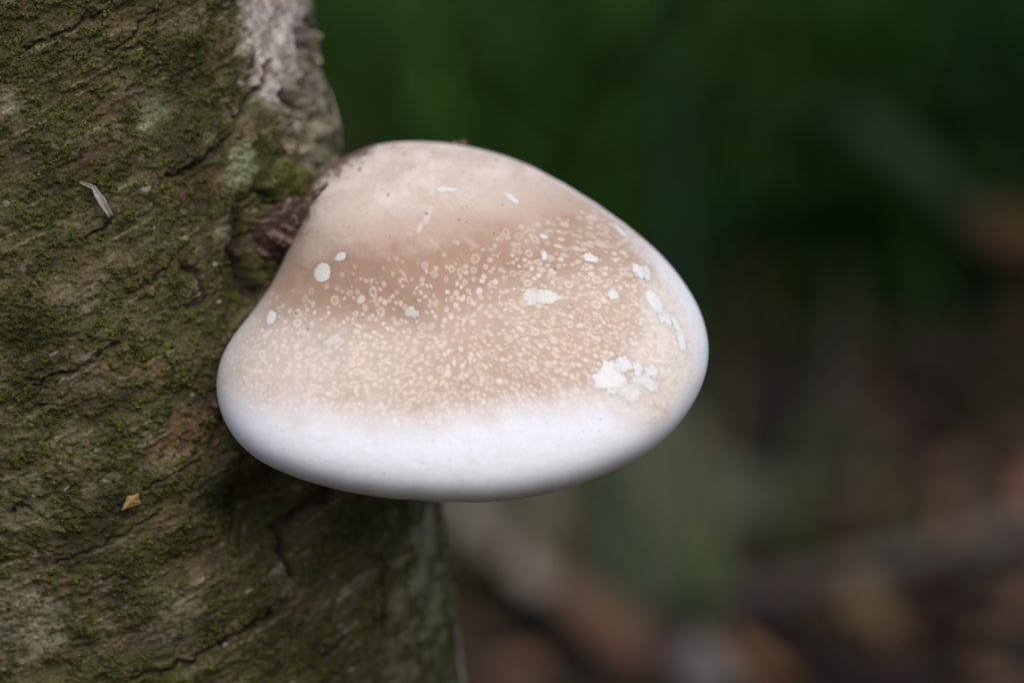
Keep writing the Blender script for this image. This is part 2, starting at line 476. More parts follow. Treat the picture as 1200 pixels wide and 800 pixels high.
def strip(name, pts, widths, lifts, tone, label=None, curl=0.0, seg=14, twist=0.0):
    """a thin papery strip standing off the bark; pts are places on the bark"""
    P, Nn = [], []
    for (x, y), lf in zip(pts, lifts):
        p, nn = bark(x, y, lf)
        P.append(p); Nn.append(nn)
    P, Nn = np.array(P), np.array(Nn)
    tt = np.linspace(0, len(P) - 1, seg)
    def ip(A): return np.stack([np.interp(tt, np.arange(len(P)), A[:, k]) for k in range(A.shape[1])], -1)
    Q, NN = ip(P), ip(Nn)
    W = np.interp(tt, np.arange(len(P)), widths)
    V, C = [], []
    T = np.gradient(Q, axis=0)
    T /= np.linalg.norm(T, axis=1)[:, None]
    na = 5
    for i in range(seg):
        B = np.cross(NN[i], T[i]); B /= np.linalg.norm(B)
        an = twist * i / seg
        for j in range(na):
            v = (j / (na - 1) - .5) * 2
            ww = W[i] * (1 + .10 * math.sin(i * 1.1 + j))
            off = B * v * ww * math.cos(an) + NN[i] * (v * ww * math.sin(an) + curl * v * v)
            V.append(Q[i] + off)
            C.append(np.array(tone) * (0.75 + .4 * rng.random()))
    V = np.array(V); C = np.array(C)
    F = grid_faces(na, seg)
    o = mesh_np(name, V, F, M_peel, None, True, C)
    so = o.modifiers.new('thick', 'SOLIDIFY'); so.thickness = 0.0002; so.offset = 0
    hang(o, tree)
    if label: o['label'] = label
    return o
mm = 0.001
strip('bark_curl', [(93, 214), (106, 219), (114, 234), (126, 253)], [.2 * mm, .5 * mm, 1.0 * mm, .5 * mm], [.3 * mm, 2.2 * mm, 3.2 * mm, 2.4 * mm], (.30, .29, .265), 'grey papery curl of bark standing off the moss', .0007, 16, .5)
strip('bark_strip', [(386, 108), (394, 138), (398, 172)], [1.2 * mm, 1.5 * mm, 1.2 * mm], [1 * mm, 1.6 * mm, 1.2 * mm], (.30, .26, .20), None, -.0006, 12)
strip('bark_strip', [(530, 730), (533, 765), (537, 820)], [1.2 * mm, 2.0 * mm, 2.4 * mm], [1.2 * mm, 1.8 * mm, 2.2 * mm], (.26, .25, .22), None, -.0006, 12)

# ------------------------------------------------------------------ bracket fungus
OUT = np.array([(436, 171), (415, 178), (392, 190), (368, 210), (353, 236), (346, 268), (333, 306), (318, 336), (297, 366), (276, 393), (263, 416), (258, 440), (259, 463),
                (268, 490), (285, 515), (310, 536), (345, 552), (390, 566), (440, 576), (490, 581), (540, 583.5), (590, 582), (635, 575), (680, 563),
                (722, 546), (760, 525), (790, 499), (812, 469), (825, 440), (829.5, 412), (826, 384), (815, 355), (797, 327), (774, 300), (748, 277),
                (715, 252), (680, 229), (642, 207), (605, 189), (570, 178), (535, 170.5), (500, 167), (466, 167)], float)
CX0, CY0 = 545.0, 395.0
oa = np.arctan2(-(OUT[:, 1] - CY0), OUT[:, 0] - CX0)
orr = np.hypot(OUT[:, 0] - CX0, OUT[:, 1] - CY0)
so_ = np.argsort(oa)
oa, orr = oa[so_], orr[so_]
def outline(phi):
    """smooth radius of the cap's outline about its middle"""
    f = (phi + math.pi) % (2 * math.pi) - math.pi
    A = np.concatenate([oa - 2 * math.pi, oa, oa + 2 * math.pi]); R = np.tile(orr, 3)
    # Catmull style smoothing through local averaging of the linear interpolation
    return sum(np.interp(f + d, A, R) * k for d, k in zip((-.06, -.03, 0, .03, .06), (.1, .22, .36, .22, .1)))
CW = at(CX0, CY0, 0.0)
SZ = U / math.cos(PITCH)
D_F, D_B, SHEAR = 0.041, 0.034, 0.56

NP_, NR, NB = 1150, 280, 46
phi = np.linspace(-math.pi, math.pi, NP_, endpoint=False)
R0 = outline(phi)
GROW = 1 + SHEAR * R0 * np.sin(phi) * U / FOC     # the lip juts out, the hump sits back
al = np.concatenate([math.pi / 2 * (1 - (1 - np.linspace(0.006, 1, NR))**1.7), math.pi / 2 + (math.pi / 2 - 0.02) * np.linspace(0, 1, NB)[1:]**1.7])
PH, AL = np.meshgrid(phi, al)
RR = np.tile(R0, (len(al), 1))
def cap_points(PH, AL, RR):
    down = sstep(-0.25, 0.75, -np.sin(PH))
    p = 2.1 + 2.7 * down
    r = np.sin(AL)
    fr = AL <= math.pi / 2
    # superellipse in depth: fuller towards the rolled lower margin
    dep = np.where(fr, -D_F * np.power(np.clip(1 - np.power(np.clip(r, 0, 1), p), 0, 1), 1 / p), D_B * np.abs(np.cos(AL))**0.9)
    X = RR * r * np.cos(PH)
    Zp = RR * r * np.sin(PH)
    return X, Zp, dep
Xp, Zp, dep = cap_points(PH, AL, RR)
qx, qy = (CX0 + Xp).ravel(), (CY0 - Zp).ravel()        # place on the cap, in photo-sized units
rn = np.sin(AL).ravel()
isf = (AL <= math.pi / 2).ravel()
GR = np.tile(GROW, (len(al), 1)).ravel()
Yd = dep.ravel() + SHEAR * (Zp.ravel() * U)
# gentle swells and a shallow hollow along the brown band
yb = np.interp(qx, [250, 300, 340, 400, 500, 580, 640, 700, 745, 800], [380, 362, 340, 334, 316, 292, 276, 262, 280, 330])
zb = np.interp(qx, [250, 300, 350, 480, 600, 700, 760, 800, 830], [432, 458, 468, 480, 466, 456, 478, 440, 420])
hol = np.exp(-((qy - yb - 10) / 34)**2) * (1 - rn**6)
Yd += isf * (0.0014 * hol - 0.0008 * fbm(qx / 90, qy / 80, 100, 3) * (1 - sstep(.35, .8, rn)) - 0.00004 * fbm(qx / 14, qy / 14, 103, 3) * (1 - sstep(.75, .95, rn)))

def splat(w, h, items):
    M = np.zeros((h, w), np.float32)
    for (x, y, rx, ry, an, ring, a, soft) in items:
        R = int(max(rx, ry) * 1.8 + 3)
        x0, x1, y0, y1 = int(x) - R, int(x) + R, int(y) - R, int(y) + R
        if x0 < 0 or y0 < 0 or x1 >= w or y1 >= h: continue
        gy, gx = np.mgrid[y0:y1, x0:x1].astype(float)
        cs, sn = math.cos(an), math.sin(an)
        u, v = ((gx - x) * cs + (gy - y) * sn) / rx, (-(gx - x) * sn + (gy - y) * cs) / ry
        ang = np.arctan2(v, u)
        d = np.hypot(u, v) * (1 + .07 * np.sin(ang * 2 + x) + .06 * np.sin(ang * 3 + y))
        k = (1 - sstep(1 - soft, 1 + soft, d)) * a
        if ring: k = k * (0.25 + .75 * sstep(.35, .75, d))
        M[y0:y1, x0:x1] = np.maximum(M[y0:y1, x0:x1], k)
    return M
SS = 2.0                                       # spot map cells per unit
def sample(M, x, y):
    fx, fy = np.clip(x * SS, 0, M.shape[1] - 2.01), np.clip(y * SS, 0, M.shape[0] - 2.01)
    ix, iy = fx.astype(int), fy.astype(int)
    dx, dy = fx - ix, fy - iy
    return M[iy, ix] * (1 - dx) * (1 - dy) + M[iy, ix + 1] * dx * (1 - dy) + M[iy + 1, ix] * (1 - dx) * dy + M[iy + 1, ix + 1] * dx * dy

items, placed = [], []
cell = {}
for _ in range(9000):
    x = rng.uniform(268, 815); y = rng.uniform(235, 492)
    b_, z__ = np.interp(x, [250, 300, 340, 400, 500, 580, 640, 700, 745, 800], [380, 362, 340, 334, 316, 292, 276, 262, 280, 330]), np.interp(x, [250, 300, 350, 480, 600, 700, 760, 800, 830], [432, 458, 468, 480, 466, 456, 478, 440, 420])
    if y > z__ + 16 or y < b_ - 14: continue
    f = (y - b_) / max(20, z__ - b_)
    dens = .12 + .88 * sstep(-.05, .45, f)
    if x < 420: dens *= .55 + .45 * sstep(.5, .9, f)
    if x > 600: dens = max(dens, .6)
    if 380 < x < 600 and .2 < f < .5: dens *= .5
    if rng.random() > dens * .92: continue
    big = rng.random() < .20
    r = rng.uniform(3.4, 5.4) if big else rng.uniform(1.4, 3.2)
    gk = (int(x // 10), int(y // 10))
    near = [q for gx in (-1, 0, 1) for gy in (-1, 0, 1) for q in cell.get((gk[0] + gx, gk[1] + gy), [])]
    if any((q[0] - x)**2 + (q[1] - y)**2 < (q[2] + r * .85)**2 for q in near): continue
    cell.setdefault(gk, []).append((x, y, r))
    an = math.atan2(y - 230, x - 430) if x > 560 else math.pi / 2 + rng.normal(0, .5)
    el = rng.uniform(1.0, 1.25) * (1.35 if x > 640 and y < 300 else 1)
    ring = rng.random() < (.75 if big else .15)
    items.append((x * SS, y * SS, r * el * SS * .95, r / math.sqrt(el) * SS * .95, an, ring, rng.uniform(.45, 1.0) * (.55 + .45 * sstep(-.1, .3, f)), .28))
spots = splat(2100, 1300, items)
specks_i = []
for _ in range(90):
    x, y = rng.uniform(350, 740), rng.uniform(172, 420)
    if rng.random() < (y - 172) / 300: continue
    r = rng.uniform(.5, 1.1)
    specks_i.append((x * SS, y * SS, r * SS * rng.uniform(1, 1.8), r * SS, rng.uniform(0, 3), False, rng.uniform(.3, .8), .5))
for _ in range(46):
    x, y = rng.uniform(300, 790), rng.uniform(480, 575)
    r = rng.uniform(.4, 1.0)
    specks_i.append((x * SS, y * SS, r * SS * rng.uniform(1, 2), r * SS, rng.uniform(0, 3), False, rng.uniform(.15, .5), .5))
for (x, y, r) in [(461, 175, 2.6), (475, 186, 2), (425, 204, 3.2), (460, 237, 2), (393, 205, 2), (348, 248, 2), (580, 192, 2), (610, 192, 2), (646, 320, 2), (504, 259, 2), (356, 368, 1.8), (372, 386, 1.4)]:
    specks_i.append((x * SS, y * SS, r * SS * 1.0, r * SS * .6, x * .1, False, .7, .5))
specks = splat(2100, 1300, specks_i)
scar_i = [(430, 205, 9, 5, .5, False, .8, .3), (457, 243, 8, 6, .2, False, .6, .3), (470, 232, 30, 14, 0, False, .25, .6), (560, 225, 60, 26, .4, False, .22, .6),
          (420, 240, 40, 22, -.8, False, .25, .6), (505, 262, 3, 10, .3, False, .6, .3), (497, 275, 3, 6, .3, False, .6, .3), (540, 205, 40, 12, .3, False, .3, .5), (480, 190, 35, 8, .1, False, .3, .5)]
for _ in range(28):
    x, y = rng.uniform(360, 640), rng.uniform(180, 300)
    scar_i.append((x, y, rng.uniform(2, 9), rng.uniform(.8, 3.5), rng.normal(.3, .5), False, rng.uniform(.15, .4), .6))
scars = splat(2100, 1300, [(x * SS, y * SS, a * SS, b * SS, an, r, k, s) for (x, y, a, b, an, r, k, s) in scar_i])
cream_i = [(790, 360, 14, 60, -.35, False, .9, .5), (772, 430, 42, 44, .2, False, .85, .5), (775, 385, 26, 55, -.25, False, .9, .4), (745, 462, 50, 20, .2, False, .8, .4), (765, 350, 14, 22, -.5, False, .8, .3), (800, 400, 10, 50, -.2, False, .6, .5)]
cream = splat(2100, 1300, [(x * SS, y * SS, a * SS, b * SS, an, r, k, s) for (x, y, a, b, an, r, k, s) in cream_i])
buff_i = [(762, 470, 13, 22, -.1, False, .9, .4), (738, 468, 14, 9, .2, False, .5, .5), (803, 438, 5, 16, -.4, False, .7, .5), (730, 447, 12, 6, 0, False, .3, .5)]
buff = splat(2100, 1300, [(x * SS, y * SS, a * SS, b * SS, an, r, k, s) for (x, y, a, b, an, r, k, s) in buff_i])

nz1 = fbm(qx / 40, qy / 30, 110, 4, .55)
nz2 = fbm(qx / 9, qy / 9, 111, 4, .6)
wob = 7 * fbm(qx / 38, qy / 50, 112, 4, .5)
dw = qy - zb - 15 + wob
ang_px = np.arctan2(-(qy - CY0), qx - CX0)
white = sstep(-34, 26, dw)
rimr = sstep(.86, .985, rn) * sstep(-1.3, -.7, ang_px) * (1 - sstep(.15, .75, ang_px))
rimr2 = sstep(.955, .998, rn) * sstep(-.3, .1, ang_px) * (1 - sstep(1.0, 1.3, ang_px)) * .5
rimr = np.maximum(rimr, rimr2)
riml = sstep(.86, 1., rn) * sstep(2.75, 3.05, np.abs(ang_px)) * .4
white = np.clip(np.maximum(np.maximum(white, rimr), riml), 0, 1)
white = np.where(isf, white, 1.0 * sstep(-40, 30, qy - 300))
def lerp(a, b, k): return a * (1 - k[:, None]) + np.array(b)[None, :] * k[:, None]
fc = np.ones((len(qx), 3)) * np.array([0.605, 0.490, 0.408])
fc = lerp(fc, (0.690, 0.595, 0.525), sstep(-.2, .5, nz1) * sstep(330, 230, qy) * .8)
brown = sstep(-82, 16, qy - yb + 16 * nz1 + 5 * nz2) * (1 - .75 * sstep(22, 95, qy - yb))
brown = brown * (1 - .35 * sstep(680, 780, qx)) * (.82 + .35 * np.exp(-((qx - 450) / 130)**2) + .22 * nz1)
fc = lerp(fc, (0.365, 0.228, 0.152), np.clip(brown, 0, 1) * .88)
low = sstep(60, 110, qy - yb) * (1 - sstep(-40, -5, dw))
fc = lerp(fc, (0.510, 0.375, 0.282), low * .65 * sstep(420, 560, qx))
fc = lerp(fc, (0.630, 0.535, 0.465), sstep(560, 320, qx) * sstep(345, 400, qy) * .9)
fc = fc * (1 + .05 * nz2 + .05 * nz1)[:, None]
fc = lerp(fc, (0.73, 0.66, 0.60), sample(scars, qx, qy))
sp = sample(spots, qx, qy) * isf
fc = lerp(fc, (0.78, 0.71, 0.64), sp * .76)
fc = lerp(fc, (0.74, 0.70, 0.635), sample(cream, qx, qy) * (.8 + .3 * nz2) * .95)
fc = lerp(fc, (0.770, 0.785, 0.830), white * (1 - .8 * np.clip(sample(buff, qx, qy) * (.9 + .8 * nz1), 0, 1)))
rim_k = white * isf
fc = lerp(fc, (0.66, 0.62, 0.56), rim_k * .18 * sstep(.1, .8, fbm(qx / 30, qy / 12, 140, 4, .6)))
fc *= (1 - .05 * rim_k * np.clip(fbm(qx / 3, qy / 3, 141, 3, .7), -1, 1))[:, None]
# pores of the underside, and the brown crust where cap meets bark
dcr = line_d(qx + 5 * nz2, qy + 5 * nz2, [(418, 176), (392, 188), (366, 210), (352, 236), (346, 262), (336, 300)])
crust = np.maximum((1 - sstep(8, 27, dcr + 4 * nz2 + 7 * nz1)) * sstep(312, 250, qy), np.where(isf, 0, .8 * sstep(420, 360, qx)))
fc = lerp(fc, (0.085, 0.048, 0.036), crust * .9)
fc = lerp(fc, (0.33, 0.24, 0.18), (1 - sstep(10, 42, dcr)) * .35 * (.7 + nz2 * .6) * (1 - crust))
fc = lerp(fc, (0.07, 0.045, 0.03), sample(specks, qx, qy) * isf)
Yd -= isf * (0.00010 * sp + 0.00010 * white * fbm(qx / 26, qy / 20, 142, 3) * (1 - sstep(.7, .95, rn)) + 0.00006 * nz2 * (1 - white) * (1 - sstep(.8, .97, rn)))

fv = CW + np.array([1.0, 0, 0]) * (Xp.ravel() * GR * U)[:, None] + FWD * Yd[:, None] + UPV * (Zp.ravel() * GR * U)[:, None]
faces = grid_faces(NP_, len(al), True)[:, ::-1]
nv = len(fv)
fv = np.vstack([fv, fv[:NP_].mean(0)[None], fv[nv - NP_:].mean(0)[None]])
fcc = np.vstack([fc, fc[:NP_].mean(0)[None], fc[nv - NP_:].mean(0)[None]])
j = np.arange(NP_)
capf = np.stack([np.full(NP_, nv), (j + 1) % NP_, j, j], -1)
capb = np.stack([np.full(NP_, nv + 1), nv - NP_ + j, nv - NP_ + (j + 1) % NP_], -1)

# the body of the fungus: its mesh is the thing, stalk and flecks are its parts
def body_mesh():
    me = bpy.data.meshes.new('bracket_fungus')
    me.vertices.add(len(fv)); me.vertices.foreach_set('co', (fv - CW).astype(np.float32).ravel())
    tri = np.vstack([np.stack([np.full(NP_, nv), j, (j + 1) % NP_], -1), np.stack([np.full(NP_, nv + 1), nv - NP_ + (j + 1) % NP_, nv - NP_ + j], -1)])
    q = faces
    loops = np.concatenate([q.ravel(), tri.ravel()]).astype(np.int32)
    me.loops.add(len(loops)); me.loops.foreach_set('vertex_index', loops)
    starts = np.concatenate([np.arange(len(q)) * 4, len(q) * 4 + np.arange(len(tri)) * 3]).astype(np.int32)
    tot = np.concatenate([np.full(len(q), 4), np.full(len(tri), 3)]).astype(np.int32)
    me.polygons.add(len(tot)); me.polygons.foreach_set('loop_start', starts); me.polygons.foreach_set('loop_total', tot)
    me.polygons.foreach_set('use_smooth', np.ones(len(tot), bool))
    me.update(calc_edges=True)
    a = me.color_attributes.new('tint', 'FLOAT_COLOR', 'POINT')
    cc = np.ones((len(fv), 4), np.float32); cc[:, :3] = np.clip(fcc, 0, 1)
    a.data.foreach_set('color', cc.ravel())
    me.materials.append(M_fung)
    o = bpy.data.objects.new('bracket_fungus', me)
    COL.objects.link(o)
    o.location = CW
    return o
fungus = tag(body_mesh(), 'large bell-shaped bracket fungus, tan top and smooth white rim, growing from the birch trunk', 'fungus')

fr_idx = np.where(isf)[0]
def cap_at(x, y):
    """point of the cap at a place given in photo-sized units, blended from the nearest vertices"""
    d = (qx[fr_idx] - x)**2 + (qy[fr_idx] - y)**2
    k = np.argpartition(d, 4)[:4]
    A = np.stack([qx[fr_idx[k]] - x, qy[fr_idx[k]] - y], -1)
    wt = 1 / (d[k] + .05)
    wt /= wt.sum()
    c0 = (fv[fr_idx[k]] * wt[:, None]).sum(0)
    off = (A * wt[:, None]).sum(0)
    return c0 - np.array([1.0, 0, 0]) * off[0] * U + UPV * off[1] * U
def cap_n(x, y):
    a, b, e = cap_at(x, y), cap_at(x + 6, y), cap_at(x, y + 6)
    n = np.cross(b - a, e - a); n /= np.linalg.norm(n)
    return n if n[1] < 0 else -n

def fleck(x, y, rx, ry, ang, seed, lobes=.18, tone=(.78, .78, .80), name='white_fleck'):
    r = np.random.default_rng(seed)
    ph = r.uniform(0, 6.28, 4)
    NA = 64
    n = cap_n(x, y)
    V, C = [], []
    cs, sn = math.cos(ang), math.sin(ang)
    for ring, k in enumerate((0.0, .45, .85, 1.0)):
        for a in range(NA):
            t = 2 * math.pi * a / NA
            q = 1 + .7 * lobes * (math.sin(2 * t + ph[0]) + .8 * math.sin(3 * t + ph[1]) + .7 * math.sin(5 * t + ph[2]) + .4 * math.sin(8 * t + ph[3]) + .45 * math.sin(13 * t + ph[1] * 2) + .4 * math.sin(21 * t + ph[0] * 3) * math.sin(3 * t + ph[2]))
            u, v = rx * k * q * math.cos(t), ry * k * q * math.sin(t)
            xx, yy = x + u * cs - v * sn, y + u * sn + v * cs
            p = cap_at(xx, yy)
            lift = (.00006 + .00003 * r.random()) if k < .9 else (-.00003 + .00012 * (r.random() < .25))
            # slide exactly to the wanted place on the cap
            V.append(p + n * lift)
            C.append(np.array(tone) * (1 + r.normal(0, .015)))
    F = grid_faces(NA, 4, True)
    o = mesh_np(name, np.array(V) - CW, F, M_fung, fungus, True, np.array(C))
    return o
W2 = (.77, .72, .665)
for k, a in enumerate([(386, 322.5, 10.5, 11, 0, .05, W2), (407.5, 305.5, 7, 4.6, -.6, .1), (326.5, 372.5, 6, 8.5, .2, .08), (524, 230, 11, 3.6, .12, .25), (598, 239, 9.5, 3.2, .62, .1),
                       (620, 351, 10, 8.5, .2, .15, W2), (637, 350.5, 13, 9, .2, .16, W2), (687, 306.5, 8.5, 5, .3, .12), (712.5, 347.5, 7, 5.5, .3, .14), (744, 320, 9.5, 7, .9, .2), (752, 322, 5, 8.5, -.4, .18),
                       (762, 356, 7.5, 18, -.5, .15), (711, 440, 16, 22, .15, .24), (723, 426, 9, 12, .5, .24), (733, 456, 17, 10, .3, .25, (.76, .73, .68)), (790, 392, 5, 22, -.35, .3), (772, 372, 6, 13, -.5, .3), (741, 431, 6, 9, -.1, .2), (757, 433, 7, 8, .1, .2), (750, 446, 15, 9, .2, .25, (.76, .74, .70)),
                       (634, 283, 4.5, 2.8, .3, .1), (634.5, 305, 3.6, 5, 0, .1), (723, 273, 10, 2.4, .75, .12), (489, 368, 8, 6, 0, .2, (.72, .65, .585)), (401, 398, 11, 6, -.6, .15, (.69, .62, .555))]):
    fleck(a[0], a[1], a[2], a[3], a[4], 500 + k, a[5], a[6] if len(a) > 6 else (.80, .79, .78))

# stalk: the wrinkled red-brown neck between cap and bark
def stalk():
    A, nA = bark(303, 284, -0.0100)
    Bp = np.array([CW[0] + (395 - CX0) * U, 0.013, CW[2] + (CY0 - 270) * SZ])
    nu, nvv = 90, 70
    T = Bp - A; L = np.linalg.norm(T); T /= L
    up = np.array([0, 0, 1.0]); Sd = np.cross(T, up); Sd /= np.linalg.norm(Sd); up = np.cross(Sd, T)
    V, C = [], []
    tu = np.linspace(0, 2 * math.pi, nu, endpoint=False); tv = np.linspace(0, 1, nvv)
    UU, VV = np.meshgrid(tu, tv)
    nn = fbm(np.cos(UU.ravel()) * 1.6 + VV.ravel() * 2, np.sin(UU.ravel()) * 1.6 - VV.ravel() * 4, 130, 5, .6)
    nn2 = fbm(np.cos(UU.ravel()) * 4 + VV.ravel() * 3, np.sin(UU.ravel()) * 4 + VV.ravel() * 9, 131, 5, .65)
    rr = (0.0064 + .004 * VV.ravel()**2) * np.sqrt(np.clip(1 - np.clip(1 - VV.ravel() / .30, 0, 1)**2, 0.02, 1)) + .0016 * nn + .0006 * nn2
    P = A + T * (VV.ravel() * L)[:, None] + Sd * (rr * np.cos(UU.ravel()))[:, None] + up * (rr * np.sin(UU.ravel()) * 1.0)[:, None]
    cc = np.ones((len(nn), 3)) * np.array([.045, .023, .018])
    cc = lerp(cc, (.20, .135, .11), sstep(.1, .8, nn2 + .3 * nn))
    cc = lerp(cc, (.035, .018, .014), sstep(.1, .6, -nn))
    hang(mesh_np('stalk', P, grid_faces(nu, nvv, True), M_stalk, None, True, cc), fungus)
stalk()

# crumbs and scraps resting on things
def crumb(name, p, size, tone, seed, label, cat, mat, flat=.5):
    r = np.random.default_rng(seed)
    nu, nvv = 14, 9
    tu, tv = np.linspace(0, 2 * math.pi, nu, endpoint=False), np.linspace(.05, math.pi - .05, nvv)
    UU, VV = np.meshgrid(tu, tv)
    d = 1 + .5 * fbm(UU.ravel() * .9 + seed, VV.ravel() * 1.7, seed, 3)
    P = np.stack([np.cos(UU).ravel() * np.sin(VV).ravel() * d, np.sin(UU).ravel() * np.sin(VV).ravel() * d, np.cos(VV).ravel() * d * flat], -1) * size
    o = mesh_np(name, P, grid_faces(nu, nvv, True), mat, None, False, np.array(tone) * r.uniform(.7, 1.3, (len(P), 1)))
    o.location = p
    return tag(o, label, cat)
topP = cap_at(541, 172)
crumb('bark_crumb', tuple(topP + np.array([0, .001, .0006])), .0009, (.16, .10, .08), 3, 'tiny brown crumb resting on the top edge of the fungus', 'crumb', M_stalk, .8)
crumb('bark_crumb', tuple(cap_at(532, 171) + np.array([0, .001, .0004])), .0005, (.25, .18, .15), 4, 'smaller pale crumb beside the brown crumb on top of the fungus', 'crumb', M_stalk, .8)

def leaf_scrap():
    p, n = bark(153, 585, .0012)
    T = np.array([math.cos(.1), math.sin(.1), 0.0]); B = np.array([0, 0, 1.0])
    pts = [(-12, -10), (-7, -1), (-5, 6), (2, 6), (9, 8), (9, 0), (12, -4), (4, -6)]
    V = [n * .0009]; C = [(.28, .17, .07)]
    for (a, b) in pts:
        V.append(T * a * U * .95 + B * b * U + n * rng.uniform(-.0006, .0009)); C.append(np.array((.30, .19, .075)) * rng.uniform(.75, 1.1))
    F = [(0, 1 + k, 1 + (k + 1) % len(pts)) for k in range(len(pts))]
    o = mesh_np('leaf_scrap', V, F, M_leaf, None, False, np.array(C))
    o.location = p
    so = o.modifiers.new('thick', 'SOLIDIFY'); so.thickness = .00025
    tag(o, 'small torn scrap of yellow-brown leaf stuck to the mossy bark', 'leaf')
leaf_scrap()

# ------------------------------------------------------------------ background floor: litter, grass, branch, leaves
LEAF_COLS = np.array([(.11, .062, .040), (.15, .10, .062), (.06, .038, .028), (.20, .13, .085), (.14, .058, .03), (.045, .032, .026), (.09, .075, .05), (.05, .06, .025)])
def leaf_pts(L, Wd, curl, r):
    V = []
    for i in range(5):
        f = i / 4
        wv = Wd * math.sin(math.pi * min(.97, max(.03, f * .94 + .03)))**.8
        zc_ = curl * (f - .5)**2 * L
        V += [(-wv, (f - .5) * L, zc_ + curl * wv * .6), (0, (f - .5) * L, zc_), (wv, (f - .5) * L, zc_ + curl * wv * .6)]
    return np.array(V)
LF = [(3 * i + a, 3 * i + a + 1, 3 * i + a + 4, 3 * i + a + 3) for i in range(4) for a in (0, 1)]
def rot(V, rx, ry, rz):
    cx_, sx, cy_, sy, cz, sz = math.cos(rx), math.sin(rx), math.cos(ry), math.sin(ry), math.cos(rz), math.sin(rz)
    Rm = np.array([[cz, -sz, 0], [sz, cz, 0], [0, 0, 1]]) @ np.array([[cy_, 0, sy], [0, 1, 0], [-sy, 0, cy_]]) @ np.array([[1, 0, 0], [0, cx_, -sx], [0, sx, cx_]])
    return V @ Rm.T
def litter():
    V, F, C = [], [], []
    for q in range(4900):
        y = 1.2 + 4.4 * rng.random()**.8 if q < 3600 else rng.uniform(-1.2, 1.2)  # later leaves lie unseen around the camera, added to bounce light upward
        hw = .22 * (y + .8) + .25 if q < 3600 else 1.0
        x = rng.uniform(-hw * .8, hw)
        L = rng.uniform(.04, .095)
        P = rot(leaf_pts(L, L * rng.uniform(.25, .42), rng.uniform(-.9, .9), None), rng.normal(0, .45), rng.normal(0, .45), rng.uniform(0, 6.28))
        z = float(ground_z(np.array([x]), np.array([y]))[0]) + rng.uniform(.004, .03)
        b0 = len(V)
        V += list(P + np.array([x, y, z])); F += [tuple(b0 + q for q in f) for f in LF]
        patch = perlin(np.array([x * 2.3]), np.array([y * 1.2]), 200)[0]
        col = LEAF_COLS[rng.integers(len(LEAF_COLS))] * np.array([1.2, .95, .8]) * rng.uniform(.35, 1.15) * (1 + 1.1 * patch) * (.72 if 1.2 < y < 2.9 else .15 if y > 2.9 else 1.3)  # shade painted into the far leaves; unseen near leaves paled for bounce light
        C += [col] * 15
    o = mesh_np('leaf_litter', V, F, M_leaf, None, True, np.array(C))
    tag(o, 'brown leaf litter on the dark forest floor', None, None, 'stuff')
litter()

def named_leaf(px_, py_, L, col, label, rz, tilt=.5, z=.03, cat='leaf'):
    P = rot(leaf_pts(L, L * .36, .5, None), tilt, .15, rz)
    o = mesh_np('dead_leaf', P, LF, M_leaf, None, True, np.ones((15, 3)) * np.array(col))
    p = gnd(px_, py_, z)
    o.location = (p[0], p[1], z)
    tag(o, label, cat, 'dead leaves lying on the forest floor')
named_leaf(882, 782, .085, (.19, .09, .036), 'blurred orange-brown dead leaf near the bottom of the picture right of the fungus', 1.2, .6)
named_leaf(545, 603, .10, (.26, .145, .06), 'blurred orange leaf on the floor just under the white rim beside the trunk', .6, .7, .05)
named_leaf(990, 775, .11, (.20, .14, .095), 'blurred pale tan leaf on the floor right of the orange-brown leaf', 1.8, .6)
named_leaf(825, 790, .08, (.085, .08, .075), 'blurred grey leaf on the floor left of the orange-brown leaf', .3, .6)
named_leaf(600, 690, .24, (.22, .185, .145), 'blurred pale pinkish-brown leaf on the floor beside the lower trunk', 1.4, .7, .05)
named_leaf(700, 745, .15, (.10, .05, .028), 'blurred dark russet leaf on the floor below the fungus', 1.0, .6)
named_leaf(1100, 770, .13, (.10, .062, .045), 'blurred dull brown leaf below the fallen branch', 2.0, .6)
named_leaf(1015, 715, .08, (.10, .065, .026), 'blurred ochre leaf just under the fallen branch', .5, .6)

def tube(name, pts, radii, mat, cols, nseg=10, rough=.15, seed=0):
    pts = np.array(pts, float)
    k = np.linspace(0, len(pts) - 1, 28)
    P = np.stack([np.interp(k, np.arange(len(pts)), pts[:, a]) for a in range(3)], -1)
    for _ in range(3): P[1:-1] = (P[:-2] + 2 * P[1:-1] + P[2:]) / 4
    R = np.interp(k, np.arange(len(pts)), radii)
    T = np.gradient(P, axis=0); T /= np.linalg.norm(T, axis=1)[:, None]
    V = []
    for i in range(len(P)):
        a = np.cross(T[i], (0.13, .2, .97)); a /= np.linalg.norm(a); b = np.cross(T[i], a)
        for q in range(nseg):
            t = 2 * math.pi * q / nseg
            rr = R[i] * (1 + rough * math.sin(3 * t + i * 1.7 + seed) * math.cos(i * .9 + q))
            V.append(P[i] + a * rr * math.cos(t) + b * rr * math.sin(t))
    V = np.array(V)
    C = np.ones((len(V), 3)) * np.array(cols) * rng.uniform(.7, 1.25, (len(V), 1))
    o = mesh_np(name, V, grid_faces(nseg, len(P), True), mat, None, True, C)
    return o
# fallen branch across the litter, right
b0, b1, b2, b3 = gnd(840, 700, .03), gnd(960, 676, .05), gnd(1100, 642, .06), gnd(1330, 585, .10)
fb = tube('branch', [b0, b1, b2, b3], [.006, .009, .012, .015], M_wood, (.085, .072, .068), 12, .12, 1)
tag(fb, 'blurred grey fallen branch lying across the litter on the right', 'branch')

